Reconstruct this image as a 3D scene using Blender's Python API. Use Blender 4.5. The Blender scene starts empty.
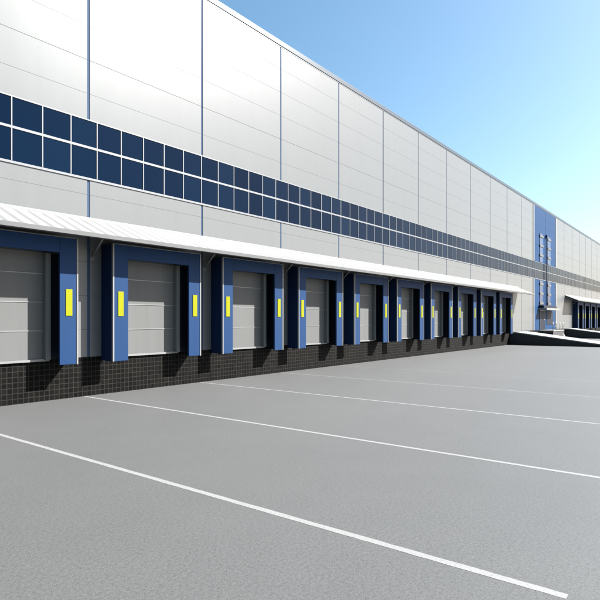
import bpy, bmesh, math, random
from mathutils import Vector, Matrix
random.seed(7)
R = math.radians
S = bpy.context.scene
COL = S.collection

# ------------------------------------------------------------------ helpers
class MB:
    """collects boxes, prisms and tubes, then links them as ONE mesh object"""
    def __init__(self): self.bm = bmesh.new()
    def box(self, x0, x1, y0, y1, z0, z1):
        v = [self.bm.verts.new(p) for p in ((x0,y0,z0),(x1,y0,z0),(x1,y1,z0),(x0,y1,z0),
                                            (x0,y0,z1),(x1,y0,z1),(x1,y1,z1),(x0,y1,z1))]
        for f in ((0,3,2,1),(4,5,6,7),(0,1,5,4),(1,2,6,5),(2,3,7,6),(3,0,4,7)):
            self.bm.faces.new([v[i] for i in f])
        return self
    def cham(self, x0, x1, y0, y1, z0, z1, c):
        """a panel whose front face (towards -Y) has chamfered edges"""
        back = [self.bm.verts.new(p) for p in ((x0,y1,z0),(x1,y1,z0),(x1,y1,z1),(x0,y1,z1))]
        mid = [self.bm.verts.new(p) for p in ((x0,y0+c,z0),(x1,y0+c,z0),(x1,y0+c,z1),(x0,y0+c,z1))]
        fr = [self.bm.verts.new(p) for p in ((x0+c,y0,z0+c),(x1-c,y0,z0+c),(x1-c,y0,z1-c),(x0+c,y0,z1-c))]
        self.bm.faces.new(fr); self.bm.faces.new(back[::-1])
        for a, b in ((fr, mid), (mid, back)):
            for i in range(4):
                j = (i+1) % 4
                self.bm.faces.new([a[j], a[i], b[i], b[j]])
        return self
    def prism(self, pts, axis, a, b):
        """polygon extruded along an axis from a to b; pts are the two other coordinates in xyz order"""
        def mk(p, t):
            return {'x': (t, p[0], p[1]), 'y': (p[0], t, p[1]), 'z': (p[0], p[1], t)}[axis]
        A = [self.bm.verts.new(mk(p, a)) for p in pts]
        B = [self.bm.verts.new(mk(p, b)) for p in pts]
        n = len(pts)
        self.bm.faces.new(A); self.bm.faces.new(B[::-1])
        for i in range(n):
            self.bm.faces.new([A[i], B[i], B[(i+1) % n], A[(i+1) % n]])
        return self
    def tube(self, p, q, r, n=12):
        p, q = Vector(p), Vector(q)
        d = (q-p).normalized()
        u = d.orthogonal().normalized(); w = d.cross(u)
        ring = lambda c: [self.bm.verts.new(c + r*(math.cos(2*math.pi*i/n)*u + math.sin(2*math.pi*i/n)*w)) for i in range(n)]
        A, B = ring(p), ring(q)
        self.bm.faces.new(A); self.bm.faces.new(B[::-1])
        for i in range(n):
            f = self.bm.faces.new([A[i], B[i], B[(i+1) % n], A[(i+1) % n]]); f.smooth = True
        return self
    def quad(self, *pts):
        self.bm.faces.new([self.bm.verts.new(p) for p in pts]); return self
    def build(self, name, mat, parent=None, bevel=0.0):
        bmesh.ops.recalc_face_normals(self.bm, faces=self.bm.faces)
        me = bpy.data.meshes.new(name); self.bm.to_mesh(me); self.bm.free()
        me.materials.append(mat)
        o = bpy.data.objects.new(name, me); COL.objects.link(o)
        if parent: o.parent = parent
        if bevel:
            m = o.modifiers.new('bevel', 'BEVEL'); m.width = bevel; m.segments = 2; m.limit_method = 'ANGLE'
        return o

def empty(name, loc=(0,0,0)):
    o = bpy.data.objects.new(name, None); COL.objects.link(o); o.location = loc
    o.empty_display_size = .3
    return o
def tag(o, label=None, cat=None, group=None, kind=None):
    for k, v in (('label', label), ('category', cat), ('group', group), ('kind', kind)):
        if v: o[k] = v
    return o

# ---------------------------------------------------------------- materials
def new_mat(name):
    m = bpy.data.materials.new(name); m.use_nodes = True
    nt = m.node_tree; b = nt.nodes['Principled BSDF']
    return m, nt, b
def N(nt, t, **kw):
    n = nt.nodes.new(t)
    for k, v in kw.items():
        if hasattr(n, k): setattr(n, k, v)
        else: n.inputs[k].default_value = v
    return n
def coords(nt, scale=(1,1,1)):
    g = N(nt, 'ShaderNodeNewGeometry'); mp = N(nt, 'ShaderNodeMapping')
    mp.inputs['Scale'].default_value = scale
    nt.links.new(g.outputs['Position'], mp.inputs['Vector'])
    return mp.outputs['Vector']
def noise(nt, vec, scale, detail=4, rough=.6):
    n = N(nt, 'ShaderNodeTexNoise'); n.inputs['Scale'].default_value = scale
    n.inputs['Detail'].default_value = detail; n.inputs['Roughness'].default_value = rough
    nt.links.new(vec, n.inputs['Vector']); return n.outputs['Fac']
def ramp(nt, fac, stops):
    r = N(nt, 'ShaderNodeValToRGB'); e = r.color_ramp.elements
    e[0].position, e[1].position = stops[0][0], stops[-1][0]
    e[0].color = (*stops[0][1], 1); e[1].color = (*stops[-1][1], 1)
    for p, c in stops[1:-1]:
        x = e.new(p); x.color = (*c, 1)
    nt.links.new(fac, r.inputs['Fac']); return r.outputs['Color']
def mul(nt, a, b, fac=1.0, mode='MULTIPLY'):
    m = N(nt, 'ShaderNodeMix'); m.data_type = 'RGBA'; m.blend_type = mode
    m.inputs['Factor'].default_value = fac
    nt.links.new(a, m.inputs['A']); nt.links.new(b, m.inputs['B'])
    return m.outputs['Result']
def bump(nt, b, h, strength, dist):
    n = N(nt, 'ShaderNodeBump'); n.inputs['Strength'].default_value = strength; n.inputs['Distance'].default_value = dist
    nt.links.new(h, n.inputs['Height']); nt.links.new(n.outputs['Normal'], b.inputs['Normal'])
    return n

def painted(name, col, rough=.4, metal=0.0, var=.08, streak=True, spec=.5):
    """painted sheet metal: faint cloudy tone and rain streaks running down"""
    m, nt, b = new_mat(name)
    v = coords(nt, (1,1,.06) if streak else (1,1,1))
    n1 = noise(nt, v, 2.3, 4, .65)
    lo = tuple(c*(1-var) for c in col); hi = tuple(min(1, c*(1+var*.5)) for c in col)
    c = ramp(nt, n1, [(.3, lo), (.65, hi)])
    v2 = coords(nt)
    n2 = noise(nt, v2, .35, 3)
    c = mul(nt, c, ramp(nt, n2, [(.3, (1-var*.6,)*3), (.7, (1,1,1))]))
    nt.links.new(c, b.inputs['Base Color'])
    rr = ramp(nt, n2, [(.3, (rough*1.025,)*3), (.7, (rough*.975,)*3)])
    nt.links.new(rr, b.inputs['Roughness'])
    b.inputs['Metallic'].default_value = metal
    b.inputs['Specular IOR Level'].default_value = spec
    return m

M = {}
M['panel'] = painted('wall_panel_paint', (.110,.114,.115), .36, .08, .025, spec=.22)
M['backing'] = painted('wall_backing', (.088,.088,.088), .6, 0, .05)
M['joint'] = painted('joint_blue', (.033,.053,.095), .8, 0, .05, spec=.08)
M['blue'] = painted('shelter_blue', (.0075,.0275,.078), .6, 0, .06, spec=.1)
M['navy'] = painted('shaded_side_navy', (.0075,.019,.052), .8, 0, .1, spec=.08)  # shelter blue darkened: shade on the outer sides put into the colour
M['bluepanel'] = painted('panel_blue', (.0055,.033,.092), .6, 0, .05, spec=.08)
M['trim'] = painted('white_trim', (.14,.142,.14), .4, 0, .05)
M['frame'] = painted('window_frame_white', (.108,.115,.124), .5, 0, .03)
M['yellow'] = painted('marker_yellow', (.185,.188,.004), .6, 0, .05, False, .08)
M['roofmetal'] = painted('canopy_sheet', (.152,.153,.153), .45, 0, .06, False)
M['gutter'] = painted('gutter_grey', (.085,.087,.087), .4, .3, .08, False)
M['steel'] = painted('galvanised_steel', (.1190,.1220,.1220), .4, .6, .12, False)
M['cap'] = painted('parapet_cap', (.022,.036,.050), .34, 0, .06, False, .35)
M['door'] = painted('door_grey', (.094,.095,.093), .6, 0, .05, spec=.1)
M['doorlip'] = painted('door_seam_lip', (.15,.154,.152), .4, 0, .05)
M['track'] = painted('door_track', (.13,.13,.125), .6, 0, .08, spec=.15)
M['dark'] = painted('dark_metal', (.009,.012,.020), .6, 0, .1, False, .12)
M['roof'] = painted('roof_membrane', (.2083,.2083,.2024), .8, 0, .1, False)

# window glass: dark navy coated panes, each a touch different
m, nt, b = new_mat('navy_glass')
oi = N(nt, 'ShaderNodeObjectInfo')
c = ramp(nt, oi.outputs['Random'], [(0, (.0008,.0050,.0150)), (1, (.0018,.0085,.0225))])
nt.links.new(c, b.inputs['Base Color'])
b.inputs['Roughness'].default_value = .10; b.inputs['Specular IOR Level'].default_value = .05
gv = coords(nt); bump(nt, b, noise(nt, gv, .8, 2), .02, .05)
M['glass'] = m
m, nt, b = new_mat('stair_glass')
b.inputs['Base Color'].default_value = (.0595,.0893,.1786,1); b.inputs['Roughness'].default_value = .15
M['stairglass'] = m; b.inputs['Specular IOR Level'].default_value = .15; b.inputs['Base Color'].default_value = (.016,.04,.10,1)

# plinth: small black square tiles with grey joints
m, nt, b = new_mat('plinth_tiles')
g = N(nt, 'ShaderNodeNewGeometry'); sp = N(nt, 'ShaderNodeSeparateXYZ'); nt.links.new(g.outputs['Position'], sp.inputs[0])
ad = N(nt, 'ShaderNodeMath'); ad.operation = 'ADD'
nt.links.new(sp.outputs['X'], ad.inputs[0]); nt.links.new(sp.outputs['Y'], ad.inputs[1])
cb = N(nt, 'ShaderNodeCombineXYZ'); nt.links.new(ad.outputs[0], cb.inputs['X']); nt.links.new(sp.outputs['Z'], cb.inputs['Y'])
br = N(nt, 'ShaderNodeTexBrick'); br.offset = 0; br.squash = 1
nt.links.new(cb.outputs[0], br.inputs['Vector'])
br.inputs['Scale'].default_value = 1; br.inputs['Brick Width'].default_value = .16; br.inputs['Row Height'].default_value = .1612
br.inputs['Mortar Size'].default_value = .013; br.inputs['Mortar Smooth'].default_value = .25; br.inputs['Bias'].default_value = 0
br.inputs['Color1'].default_value = (.0015,.0015,.0014,1); br.inputs['Color2'].default_value = (.0050,.0046,.0040,1)
br.inputs['Mortar'].default_value = (.017,.0165,.0155,1)
n1 = noise(nt, g.outputs['Position'], 1.4, 4)
c = mul(nt, br.outputs['Color'], ramp(nt, n1, [(.3, (.7,.7,.7)), (.7, (1.0,.98,.93))]))
nt.links.new(c, b.inputs['Base Color']); b.inputs['Roughness'].default_value = .8; b.inputs['Specular IOR Level'].default_value = .055
inv = N(nt, 'ShaderNodeMath'); inv.operation = 'SUBTRACT'; inv.inputs[0].default_value = 1; nt.links.new(br.outputs['Fac'], inv.inputs[1])
bump(nt, b, br.outputs['Fac'], .4, .006)
M['plinth'] = m

# asphalt / concrete yard
m, nt, b = new_mat('yard_asphalt')
v = coords(nt)
big = noise(nt, v, .10, 4, .55); mid = noise(nt, v, .9, 5, .65); fine = noise(nt, v, 26, 4, .75); grit = noise(nt, v, 110, 2, .6)
c = ramp(nt, big, [(.30, (.0640,.0648,.0640)), (.70, (.0705,.0712,.0700))])
c = mul(nt, c, ramp(nt, mid, [(.30, (.95,.95,.95)), (.68, (1.02,1.02,1.02))]))
c = mul(nt, c, ramp(nt, fine, [(.30, (.66,.66,.66)), (.50, (1,1,1)), (.72, (1.25,1.25,1.25))]))
c = mul(nt, c, ramp(nt, grit, [(.30, (.50,.50,.50)), (.52, (1,1,1)), (.75, (1.35,1.35,1.35))]))
nt.links.new(c, b.inputs['Base Color']); b.inputs['Roughness'].default_value = .6; b.inputs['Specular IOR Level'].default_value = .5
bump(nt, b, grit, .5, .003)
M['yard'] = m
# worn white road paint
m, nt, b = new_mat('road_paint')
v = coords(nt)
w = noise(nt, v, 30, 5, .75)
c = ramp(nt, w, [(.30, (.085,.085,.083)), (.44, (.165,.165,.162)), (.7, (.19,.19,.187))])
nt.links.new(c, b.inputs['Base Color']); b.inputs['Roughness'].default_value = .6
M['paint'] = m
m, nt, b = new_mat('pale_concrete')
v = coords(nt)
c = mul(nt, ramp(nt, noise(nt, v, .8, 5), [(.3, (.1786,.1786,.1726)), (.7, (.2143,.2143,.2083))]),
        ramp(nt, noise(nt, v, 18, 4, .7), [(.3, (.8,.8,.8)), (.6, (1,1,1))]))
nt.links.new(c, b.inputs['Base Color']); b.inputs['Roughness'].default_value = .8
bump(nt, b, noise(nt, v, 25, 4), .3, .005)
M['concrete'] = m
m, nt, b = new_mat('black_bitumen')
v = coords(nt)
c = ramp(nt, noise(nt, v, 3, 5), [(.3, (.010,.010,.010)), (.7, (.022,.021,.020))])
nt.links.new(c, b.inputs['Base Color']); b.inputs['Roughness'].default_value = .7
M['black'] = m

# --------------------------------------------------------------- dimensions
BAY = 5.0
X0, X1 = -25.0, 160.0           # ends of the building
PL, ROOF = 1.29, 15.58          # plinth top, wall top
WB, WT = 7.18, 9.18             # window band
ROWS = [PL, 2.2, 3.32, 4.44, 5.56, 6.68, WB, None, WT, 10.04, 11.16, 12.28, 13.40, 14.52, ROOF]
BLUE = (65.0, 75.0)
CAN = ((X0, 58.9), (80.5, X1))

# ---------------------------------------------------------------- the yard
ground = MB()
ground.quad((-3000,-3000,0), (3000,-3000,0), (3000,3000,0), (-3000,3000,0))
ground = tag(ground.build('ground', M['yard']), kind='structure')
for x, w in ((5.43, .052), (9.83, .052), (14.86, .046), (19.92, .034), (24.95, .022)):
    mb = MB(); n = 150                       # a sheet with slightly ragged painted edges
    ys = [-15.5 + i*(15.5-.06)/n for i in range(n+1)]
    L = [mb.bm.verts.new((x-w+random.uniform(-.004,.004), y, .002)) for y in ys]
    Q = [mb.bm.verts.new((x+w+random.uniform(-.004,.004), y, .002)) for y in ys]
    for i in range(n): mb.bm.faces.new((L[i], Q[i], Q[i+1], L[i+1]))
    mb.build('painted_line', M['paint'], ground)

# ------------------------------------------------------------ the warehouse
wh = tag(empty('warehouse', (0,0,0)), 'long white panelled warehouse with a navy window band and a blue bay', 'warehouse')
core = MB()
core.box(X0, X1, .028, 45, 0, WB); core.box(X0, X1, .028, 45, WT, ROOF-.02); core.box(X0, X1, .30, 45, WB, WT)
core.build('wall_core', M['backing'], wh)
walls = {(u, k): MB() for u in (0, 1) for k in ('panel', 'bluepanel', 'far')}
G = .002
x = X0
while x < X1 - .01:
    xa, xb = x+.048, x+BAY-.048
    kind = 'bluepanel' if BLUE[0]-.1 < x < BLUE[1]-.1 else ('panel' if x < BLUE[0] else 'far')
    for a, bb in zip(ROWS[:-1], ROWS[1:]):
        if a is None or bb is None: continue
        ga = 0 if a in (PL, WT) else (.004 if a == 11.16 else G)
        gb = 0 if bb in (WB, ROOF) else (.004 if bb == 11.16 else G)
        walls[(int(a >= WT), kind)].cham(xa, xb, 0, .032, a+ga, bb-gb, .0025)
    x += BAY
for (u, k), mb in walls.items(): mb.build('blue_wall' if k == 'bluepanel' else 'wall', M['bluepanel' if k == 'bluepanel' else 'panel'], wh)
x = X0
while x < X1 + .01:
    MB().box(x-.046, x+.046, .016, .05, PL, WB-.012).box(x-.046, x+.046, .016, .05, WT+.012, ROOF).build('joint_strip', M['joint'], wh)
    x += BAY
for xx in (64.72, 75.28):
    MB().box(xx-.22, xx+.22, -.05, -.002, PL, WB-.04).box(xx-.22, xx+.22, -.05, -.002, WT+.04, ROOF-.06).build('corner_trim', M['trim'], wh)
MB().box(X0, 75.2, -.015, .139, 0, PL).box(75.2, X1, -.015, .139, 0, PL).build('plinth', M['plinth'], wh)
roof = MB().box(X0, X1, .02, 45, ROOF+.002, ROOF+.12).build('roof', M['roof'], wh)
MB().box(X0-.08, X1+.08, -.04, .35, ROOF+.03, ROOF+.28).build('parapet_cap', M['cap'], roof, .012)
MB().box(X0, X1, -.012, .019, ROOF-.02, ROOF+.028).build('drip_edge', M['steel'], roof)

# window band, one window per mullion bay: frame with two panes
PW, PH = .931, 14.965
def win_frame(mb, xa):
    xb = xa + PW; mzl, mzh = 8.215, 8.29
    f = .017
    mb.box(xa, xa+f, -.012, .10, WB+.07, WT-.035).box(xb-f, xb, -.012, .10, WB+.07, WT-.035)
    mb.box(xa, xb, -.03, .10, WB-.01, WB+.06).box(xa, xb, -.014, .10, WT-.035, WT+.005)
    mb.box(xa+f, xb-f, -.014, .10, mzl, mzh)
f0 = MB(); win_frame(f0, 0)
wf = f0.build('window', M['frame'], wh)
pu = MB().box(.02, PW-.02, .004, .05, 8.28, WT-.03).build('pane', M['glass'], wf)
pl = MB().box(.02, PW-.02, .004, .05, WB+.05, 8.225).build('pane', M['glass'], wf)
for k in range(-9, 91):
    if k == -9: w, kids = wf, []
    else:
        w = wf.copy(); COL.objects.link(w); w.parent = wh
        for ch in (pu, pl):
            c = ch.copy(); COL.objects.link(c); c.parent = w
    w.location.x = PH + k*PW
rest, restg = MB(), MB()
ks = [k for k in range(-42, 155) if not -9 <= k <= 90]
for k in ks: win_frame(rest, PH + k*PW)
rw = tag(rest.build('window_band', M['frame'], wh), kind='stuff')
for a, bb in ((PH-42*PW, PH-9*PW), (PH+91*PW, PH+155*PW)):
    restg.box(a+.02, bb-.02, .004, .05, 8.28, WT-.03).box(a+.02, bb-.02, .004, .05, WB+.05, 8.225)
restg.build('pane', M['glass'], rw)

# canopies: ribbed sheet sloping out from the wall, gutter in front, struts below
CQ, CZW, CZF = 1.54, 5.83, 5.165
def canopy(xa, xb):
    mb = MB(); bm = mb.bm
    p = .43; n = int((xb-xa)/p)
    prof = []
    for i in range(n):
        s = xa + i*p
        prof += [(s, 0), (s+.24, 0), (s+.34, .030), (s+.39, .030)]
    prof.append((xb, 0))
    rows = []
    for (y, z) in ((-.002, CZW), (-CQ, CZF)):
        rows.append([bm.verts.new((px, y, z+dz)) for px, dz in prof])
    for (y, z) in ((-CQ, CZF-.05), (-.002, CZW-.05)):
        rows.append([bm.verts.new((px, y, z)) for px, dz in prof])
    for r in range(4):
        A, B = rows[r], rows[(r+1) % 4]
        for i in range(len(prof)-1):
            bm.faces.new([A[i], A[i+1], B[i+1], B[i]])
    bm.faces.new([rows[r][0] for r in range(4)]); bm.faces.new([rows[r][-1] for r in range(4)])
    c = mb.build('canopy', M['roofmetal'], wh)
    MB().prism([(-CQ-.002, CZF-.005), (-CQ-.10, CZF-.005), (-CQ-.10, CZF-.13), (-CQ-.002, CZF-.15)], 'x', xa-.02, xb+.02).build('gutter', M['gutter'], c)
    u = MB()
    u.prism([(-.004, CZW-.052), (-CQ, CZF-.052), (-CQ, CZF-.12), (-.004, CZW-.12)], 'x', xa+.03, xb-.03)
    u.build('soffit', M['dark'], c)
    MB().prism([(-.0015, CZW-.01), (-.06, CZW-.03), (-.06, CZW+.055), (-.0015, CZW+.10)], 'x', xa, xb).build('flashing', M['roofmetal'], c)
    x = math.ceil((xa+.5)/BAY)*BAY
    while x < xb:
        MB().tube((x+.12, -.01, 4.62), (x+.12, -.85, 5.36), .03).box(x+.06, x+.18, -.02, -.001, 4.52, 4.74).build('strut', M['roofmetal'], c)
        x += BAY
for a, bb in CAN: canopy(a, bb)

# dock doors (parts of the warehouse), origin at the middle of the sill
def dock_door():
    d = MB()
    for k in range(4):
        d.cham(-1.36, 1.36, -.05, -.004, PL+.02+.88*k, PL+.02+.88*(k+1)-.012 if k < 3 else 4.62, .006)
    d = d.build('dock_door', M['door'], wh)
    lp = MB()
    for k in range(1, 4):
        z = PL+.02+.88*k
        lp.prism([(-.051, z-.02), (-.066, z-.016), (-.066, z+.006), (-.051, z+.010)], 'x', -1.3, 1.3)
    lp.build('seam_lip', M['doorlip'], d)
    for s in (-1, 1):
        MB().box(min(s*1.15, s*1.31), max(s*1.15, s*1.31), -.22, -.052, PL, 4.6).build('track', M['track'], d, .01)
    MB().box(-1.32, 1.32, -.10, -.016, PL-.05, PL+.022).build('sill', M['trim'], d)
    return d
# dock shelters: blue frame round the opening, white edges, yellow markers
HW, LEG, DP, ZB, ZT, ZO = 1.92, .585, .70, 1.145, 5.045, 4.58
def shelter():
    t = empty('dock_shelter')
    for s in (-1, 1):
        a, bb = sorted((s*HW, s*(HW-LEG)))
        o, i, w = s*HW, s*(HW-LEG), s*(HW-.06)
        leg = MB().prism([(o, -DP+.10), (o, -DP), (i, -DP), (i, -DP+.08), (w, -DP+.08), (w, -DP+.10)], 'z', ZB, ZT).build('side_panel', M['blue'], t, .006)
        MB().box(min(w, o-s*.004), max(w, o-s*.004), -DP+.102, -.018, ZB, ZT-.002).build('shaded_side', M['navy'], leg)  # outer side of the shelter, its shade painted in as darker blue
        MB().box(min(w, w-s*.03)+.001, max(w, w-s*.03)-.001, -DP+.082, -.03, ZB+.02, ZT-.01).build('inner_shade_sheet', M['dark'], leg)  # dark sheet standing in for the shade inside the side panel
        a, bb = sorted((s*(HW+.012), s*(HW-.042)))
        MB().box(a, bb, -DP-.015, -DP+.06, ZB-.01, ZT+.02).build('edge_trim', M['trim'], leg, .004)
        cx = s*(HW-LEG/2)
        MB().box(cx-.105, cx+.105, -DP-.018, -DP-.001, 2.65, 3.47).build('yellow_marker', M['yellow'], leg, .004)
    for s in (-1, 1): MB().box(min(s*1.33, s*(HW-.1)), max(s*1.33, s*(HW-.1)), -.04, -.017, PL, ZO).build('back_shade_sheet', M['dark'], t)  # dark sheets painting the shade on the wall beside the door tracks
    h = MB().box(-HW+LEG+.002, HW-LEG-.002, -DP+.004, -DP+.09, ZO, ZT).box(-HW+.1, HW-.1, -DP+.094, -.018, ZT-.06, ZT-.004).build('header', M['blue'], t, .006)
    MB().box(-HW+.06, HW-.06, -DP-.012, -DP+.05, ZT+.001, ZT+.022).build('edge_trim', M['trim'], h)
    return t
DOCKS = [7.29] + [7.36 + 5.02*k for k in range(1, 10)] + [87.4 + 5.0*k for k in range(4)]
LABELS = ['nearest blue dock shelter, cut off by the left edge of the photo',
 'second blue dock shelter from the left, the nearest one seen whole',
 'third blue dock shelter from the left under the near canopy',
 'fourth blue dock shelter from the left under the near canopy',
 'fifth blue dock shelter from the left, midway along the near canopy',
 'sixth blue dock shelter from the left, just past the middle of the near canopy',
 'seventh blue dock shelter from the left, fourth from the near canopy\'s far end',
 'eighth blue dock shelter from the left, third from the near canopy\'s far end',
 'ninth blue dock shelter from the left, last but one before the black sided ramp',
 'tenth blue dock shelter, last under the near canopy, next to the black sided ramp',
 'shaded dock shelter at the near end of the far canopy beyond the blue bay',
 'second shaded dock shelter under the far canopy beyond the blue bay',
 'third shaded dock shelter under the far canopy beyond the blue bay',
 'fourth shaded dock shelter under the far canopy, by the right edge of the photo']
def copy_tree(o, parent=None):
    c = o.copy(); COL.objects.link(c); c.parent = parent
    for ch in o.children: copy_tree(ch, c)
    return c
d0, s0 = dock_door(), shelter()
for i, (cx, lab) in enumerate(zip(DOCKS, LABELS)):
    d = d0 if i == 0 else copy_tree(d0, wh)
    s = s0 if i == 0 else copy_tree(s0)
    d.location.x = cx; s.location = (cx, 0, 0)
    tag(s, lab, 'dock shelter', 'blue dock shelters along the warehouse')

# stair bay on the blue wall: two slim glazed strips with white transoms, a pipe between
for xc in (67.9, 71.6):
    for za, zb, zs in ((4.2, WB-.06, (4.44, 5.56, 6.68)), (WT+.06, 12.6, (10.04, 11.16, 12.28))):
        w = MB().box(xc-.7, xc+.7, -.05, -.002, za, zb).build('stair_window', M['stairglass'], wh)
        for z in zs:
            MB().box(xc-.74, xc+.74, -.12, -.051, z-.12, z+.12).build('transom', M['gutter'], w)
MB().tube((70, -.16, 3.7), (70, -.16, 12.3), .06).box(69.88, 70.12, -.24, -.052, 12.3, 12.7).build('downpipe', M['joint'], wh)
# entrance in the blue bay
ed = MB().box(67.3, 69.4, -.04, -.001, PL, 3.55).build('entrance_door', M['dark'], wh)
MB().box(67.22, 67.3, -.07, -.001, PL, 3.63).box(69.4, 69.48, -.07, -.001, PL, 3.63).box(67.3, 69.4, -.07, -.001, 3.55, 3.63).build('door_frame', M['steel'], ed)
MB().tube((69.2, -.10, 2.1), (69.2, -.10, 2.6), .02).build('handle', M['steel'], ed)
MB().box(70.6, 73.6, -.04, -.001, 1.9, 3.5).build('entrance_window', M['dark'], wh)
hood = MB().box(66.6, 73.2, -.95, -.001, 3.62, 3.86).build('entrance_hood', M['trim'], wh, .01)
MB().box(66.8, 73.0, -.6, -.001, 3.862, 4.15).build('hood_back', M['dark'], hood)

# landing with steps, post and handrail at the entrance
la = tag(empty('entrance_landing', (68, 0, 0)), 'small raised concrete landing with handrails below the white hood of the blue bay', 'landing')
MB().box(-1.2, 4.0, -1.6, -.02, 0, 1.16).build('landing_base', M['black'], la)
MB().box(-1.25, 4.05, -1.65, -.02, 1.162, 1.27).build('landing_slab', M['concrete'], la, .01)
st = MB()
for i in range(6): st.box(4.052+.3*i, 4.052+.3*(i+1), -1.5, -.1, 0, 1.1-.18*i)
st.build('steps', M['concrete'], la)
rl = MB()
for xx in (-1.1, .6, 2.3, 3.9): rl.tube((xx, -1.55, 1.25), (xx, -1.55, 2.2), .025)
rl.tube((-1.1, -1.55, 2.2), (3.9, -1.55, 2.2), .028).tube((-1.1, -1.55, 1.75), (3.9, -1.55, 1.75), .02)
rl.build('handrail', M['steel'], la)

# drive-up ramps at the far ends of the dock rows: black side walls, pale concrete top
def ramp_thing(x, w, label):
    t = tag(empty('ramp', (x, 0, 0)), label, 'ramp', 'ramps against the warehouse')
    L = 9.4
    MB().prism([(-.02, 0), (-L, 0), (-L, .015), (-.6, PL-.11), (-.02, PL-.11)], 'x', 0, w).build('side_wall', M['black'], t)
    MB().prism([(-.02, PL-.108), (-.6, PL-.108), (-L, .017), (-L-.15, .017), (-L-.15, .085), (-.62, PL-.02), (-.02, PL-.02)], 'x', -.03, w+.03).build('deck', M['concrete'], t)
    return t
ramp_thing(55.9, 4.2, 'black sided ramp with a pale deck beside the last dock of the near canopy')
ramp_thing(80.6, 4.0, 'more distant black sided ramp with a pale deck at the start of the far canopy')

# ------------------------------------------------------------ light and sky
sun_to = Vector((1.02, -1.0, 1.17)).normalized()
el = math.asin(sun_to.z); az = math.atan2(sun_to.x, sun_to.y)
sl = bpy.data.lights.new('sun', 'SUN'); sl.energy = 5.0; sl.angle = R(.5); sl.color = (1, .985, .95)
so = bpy.data.objects.new('sun', sl); COL.objects.link(so)
so.rotation_euler = (-sun_to).to_track_quat('-Z', 'Y').to_euler(); so.location = (30, -40, 60)
W = bpy.data.worlds.new('World'); S.world = W; W.use_nodes = True
nt = W.node_tree; bg = nt.nodes['Background']
sk = nt.nodes.new('ShaderNodeTexSky'); sk.sky_type = 'NISHITA'; sk.sun_disc = False
sk.sun_elevation = el; sk.sun_rotation = az; sk.air_density = 1.0; sk.dust_density = 2.2; sk.ozone_density = 2.2
hs = nt.nodes.new('ShaderNodeHueSaturation'); hs.inputs['Hue'].default_value = .484; hs.inputs['Saturation'].default_value = 1.14
nt.links.new(sk.outputs[0], hs.inputs['Color']); nt.links.new(hs.outputs[0], bg.inputs[0]); bg.inputs[1].default_value = .055

# ------------------------------------------------------------------- camera
cd = bpy.data.cameras.new('camera'); cd.sensor_width = 36; cd.sensor_fit = 'HORIZONTAL'
cd.lens = 543/600*36; cd.shift_y = 19.3/600; cd.clip_start = .1; cd.clip_end = 8000
co = bpy.data.objects.new('camera', cd); COL.objects.link(co); S.camera = co
co.location = (0, -16.6, 2.54); co.rotation_euler = (R(90), 0, R(37.66-90))

vs = S.view_settings
vs.view_transform = 'Standard'; vs.look = 'None'; vs.exposure = 2.1; vs.gamma = 1; vs.use_curve_mapping = False
S.render.engine = 'CYCLES'; S.render.resolution_x = S.render.resolution_y = 1024
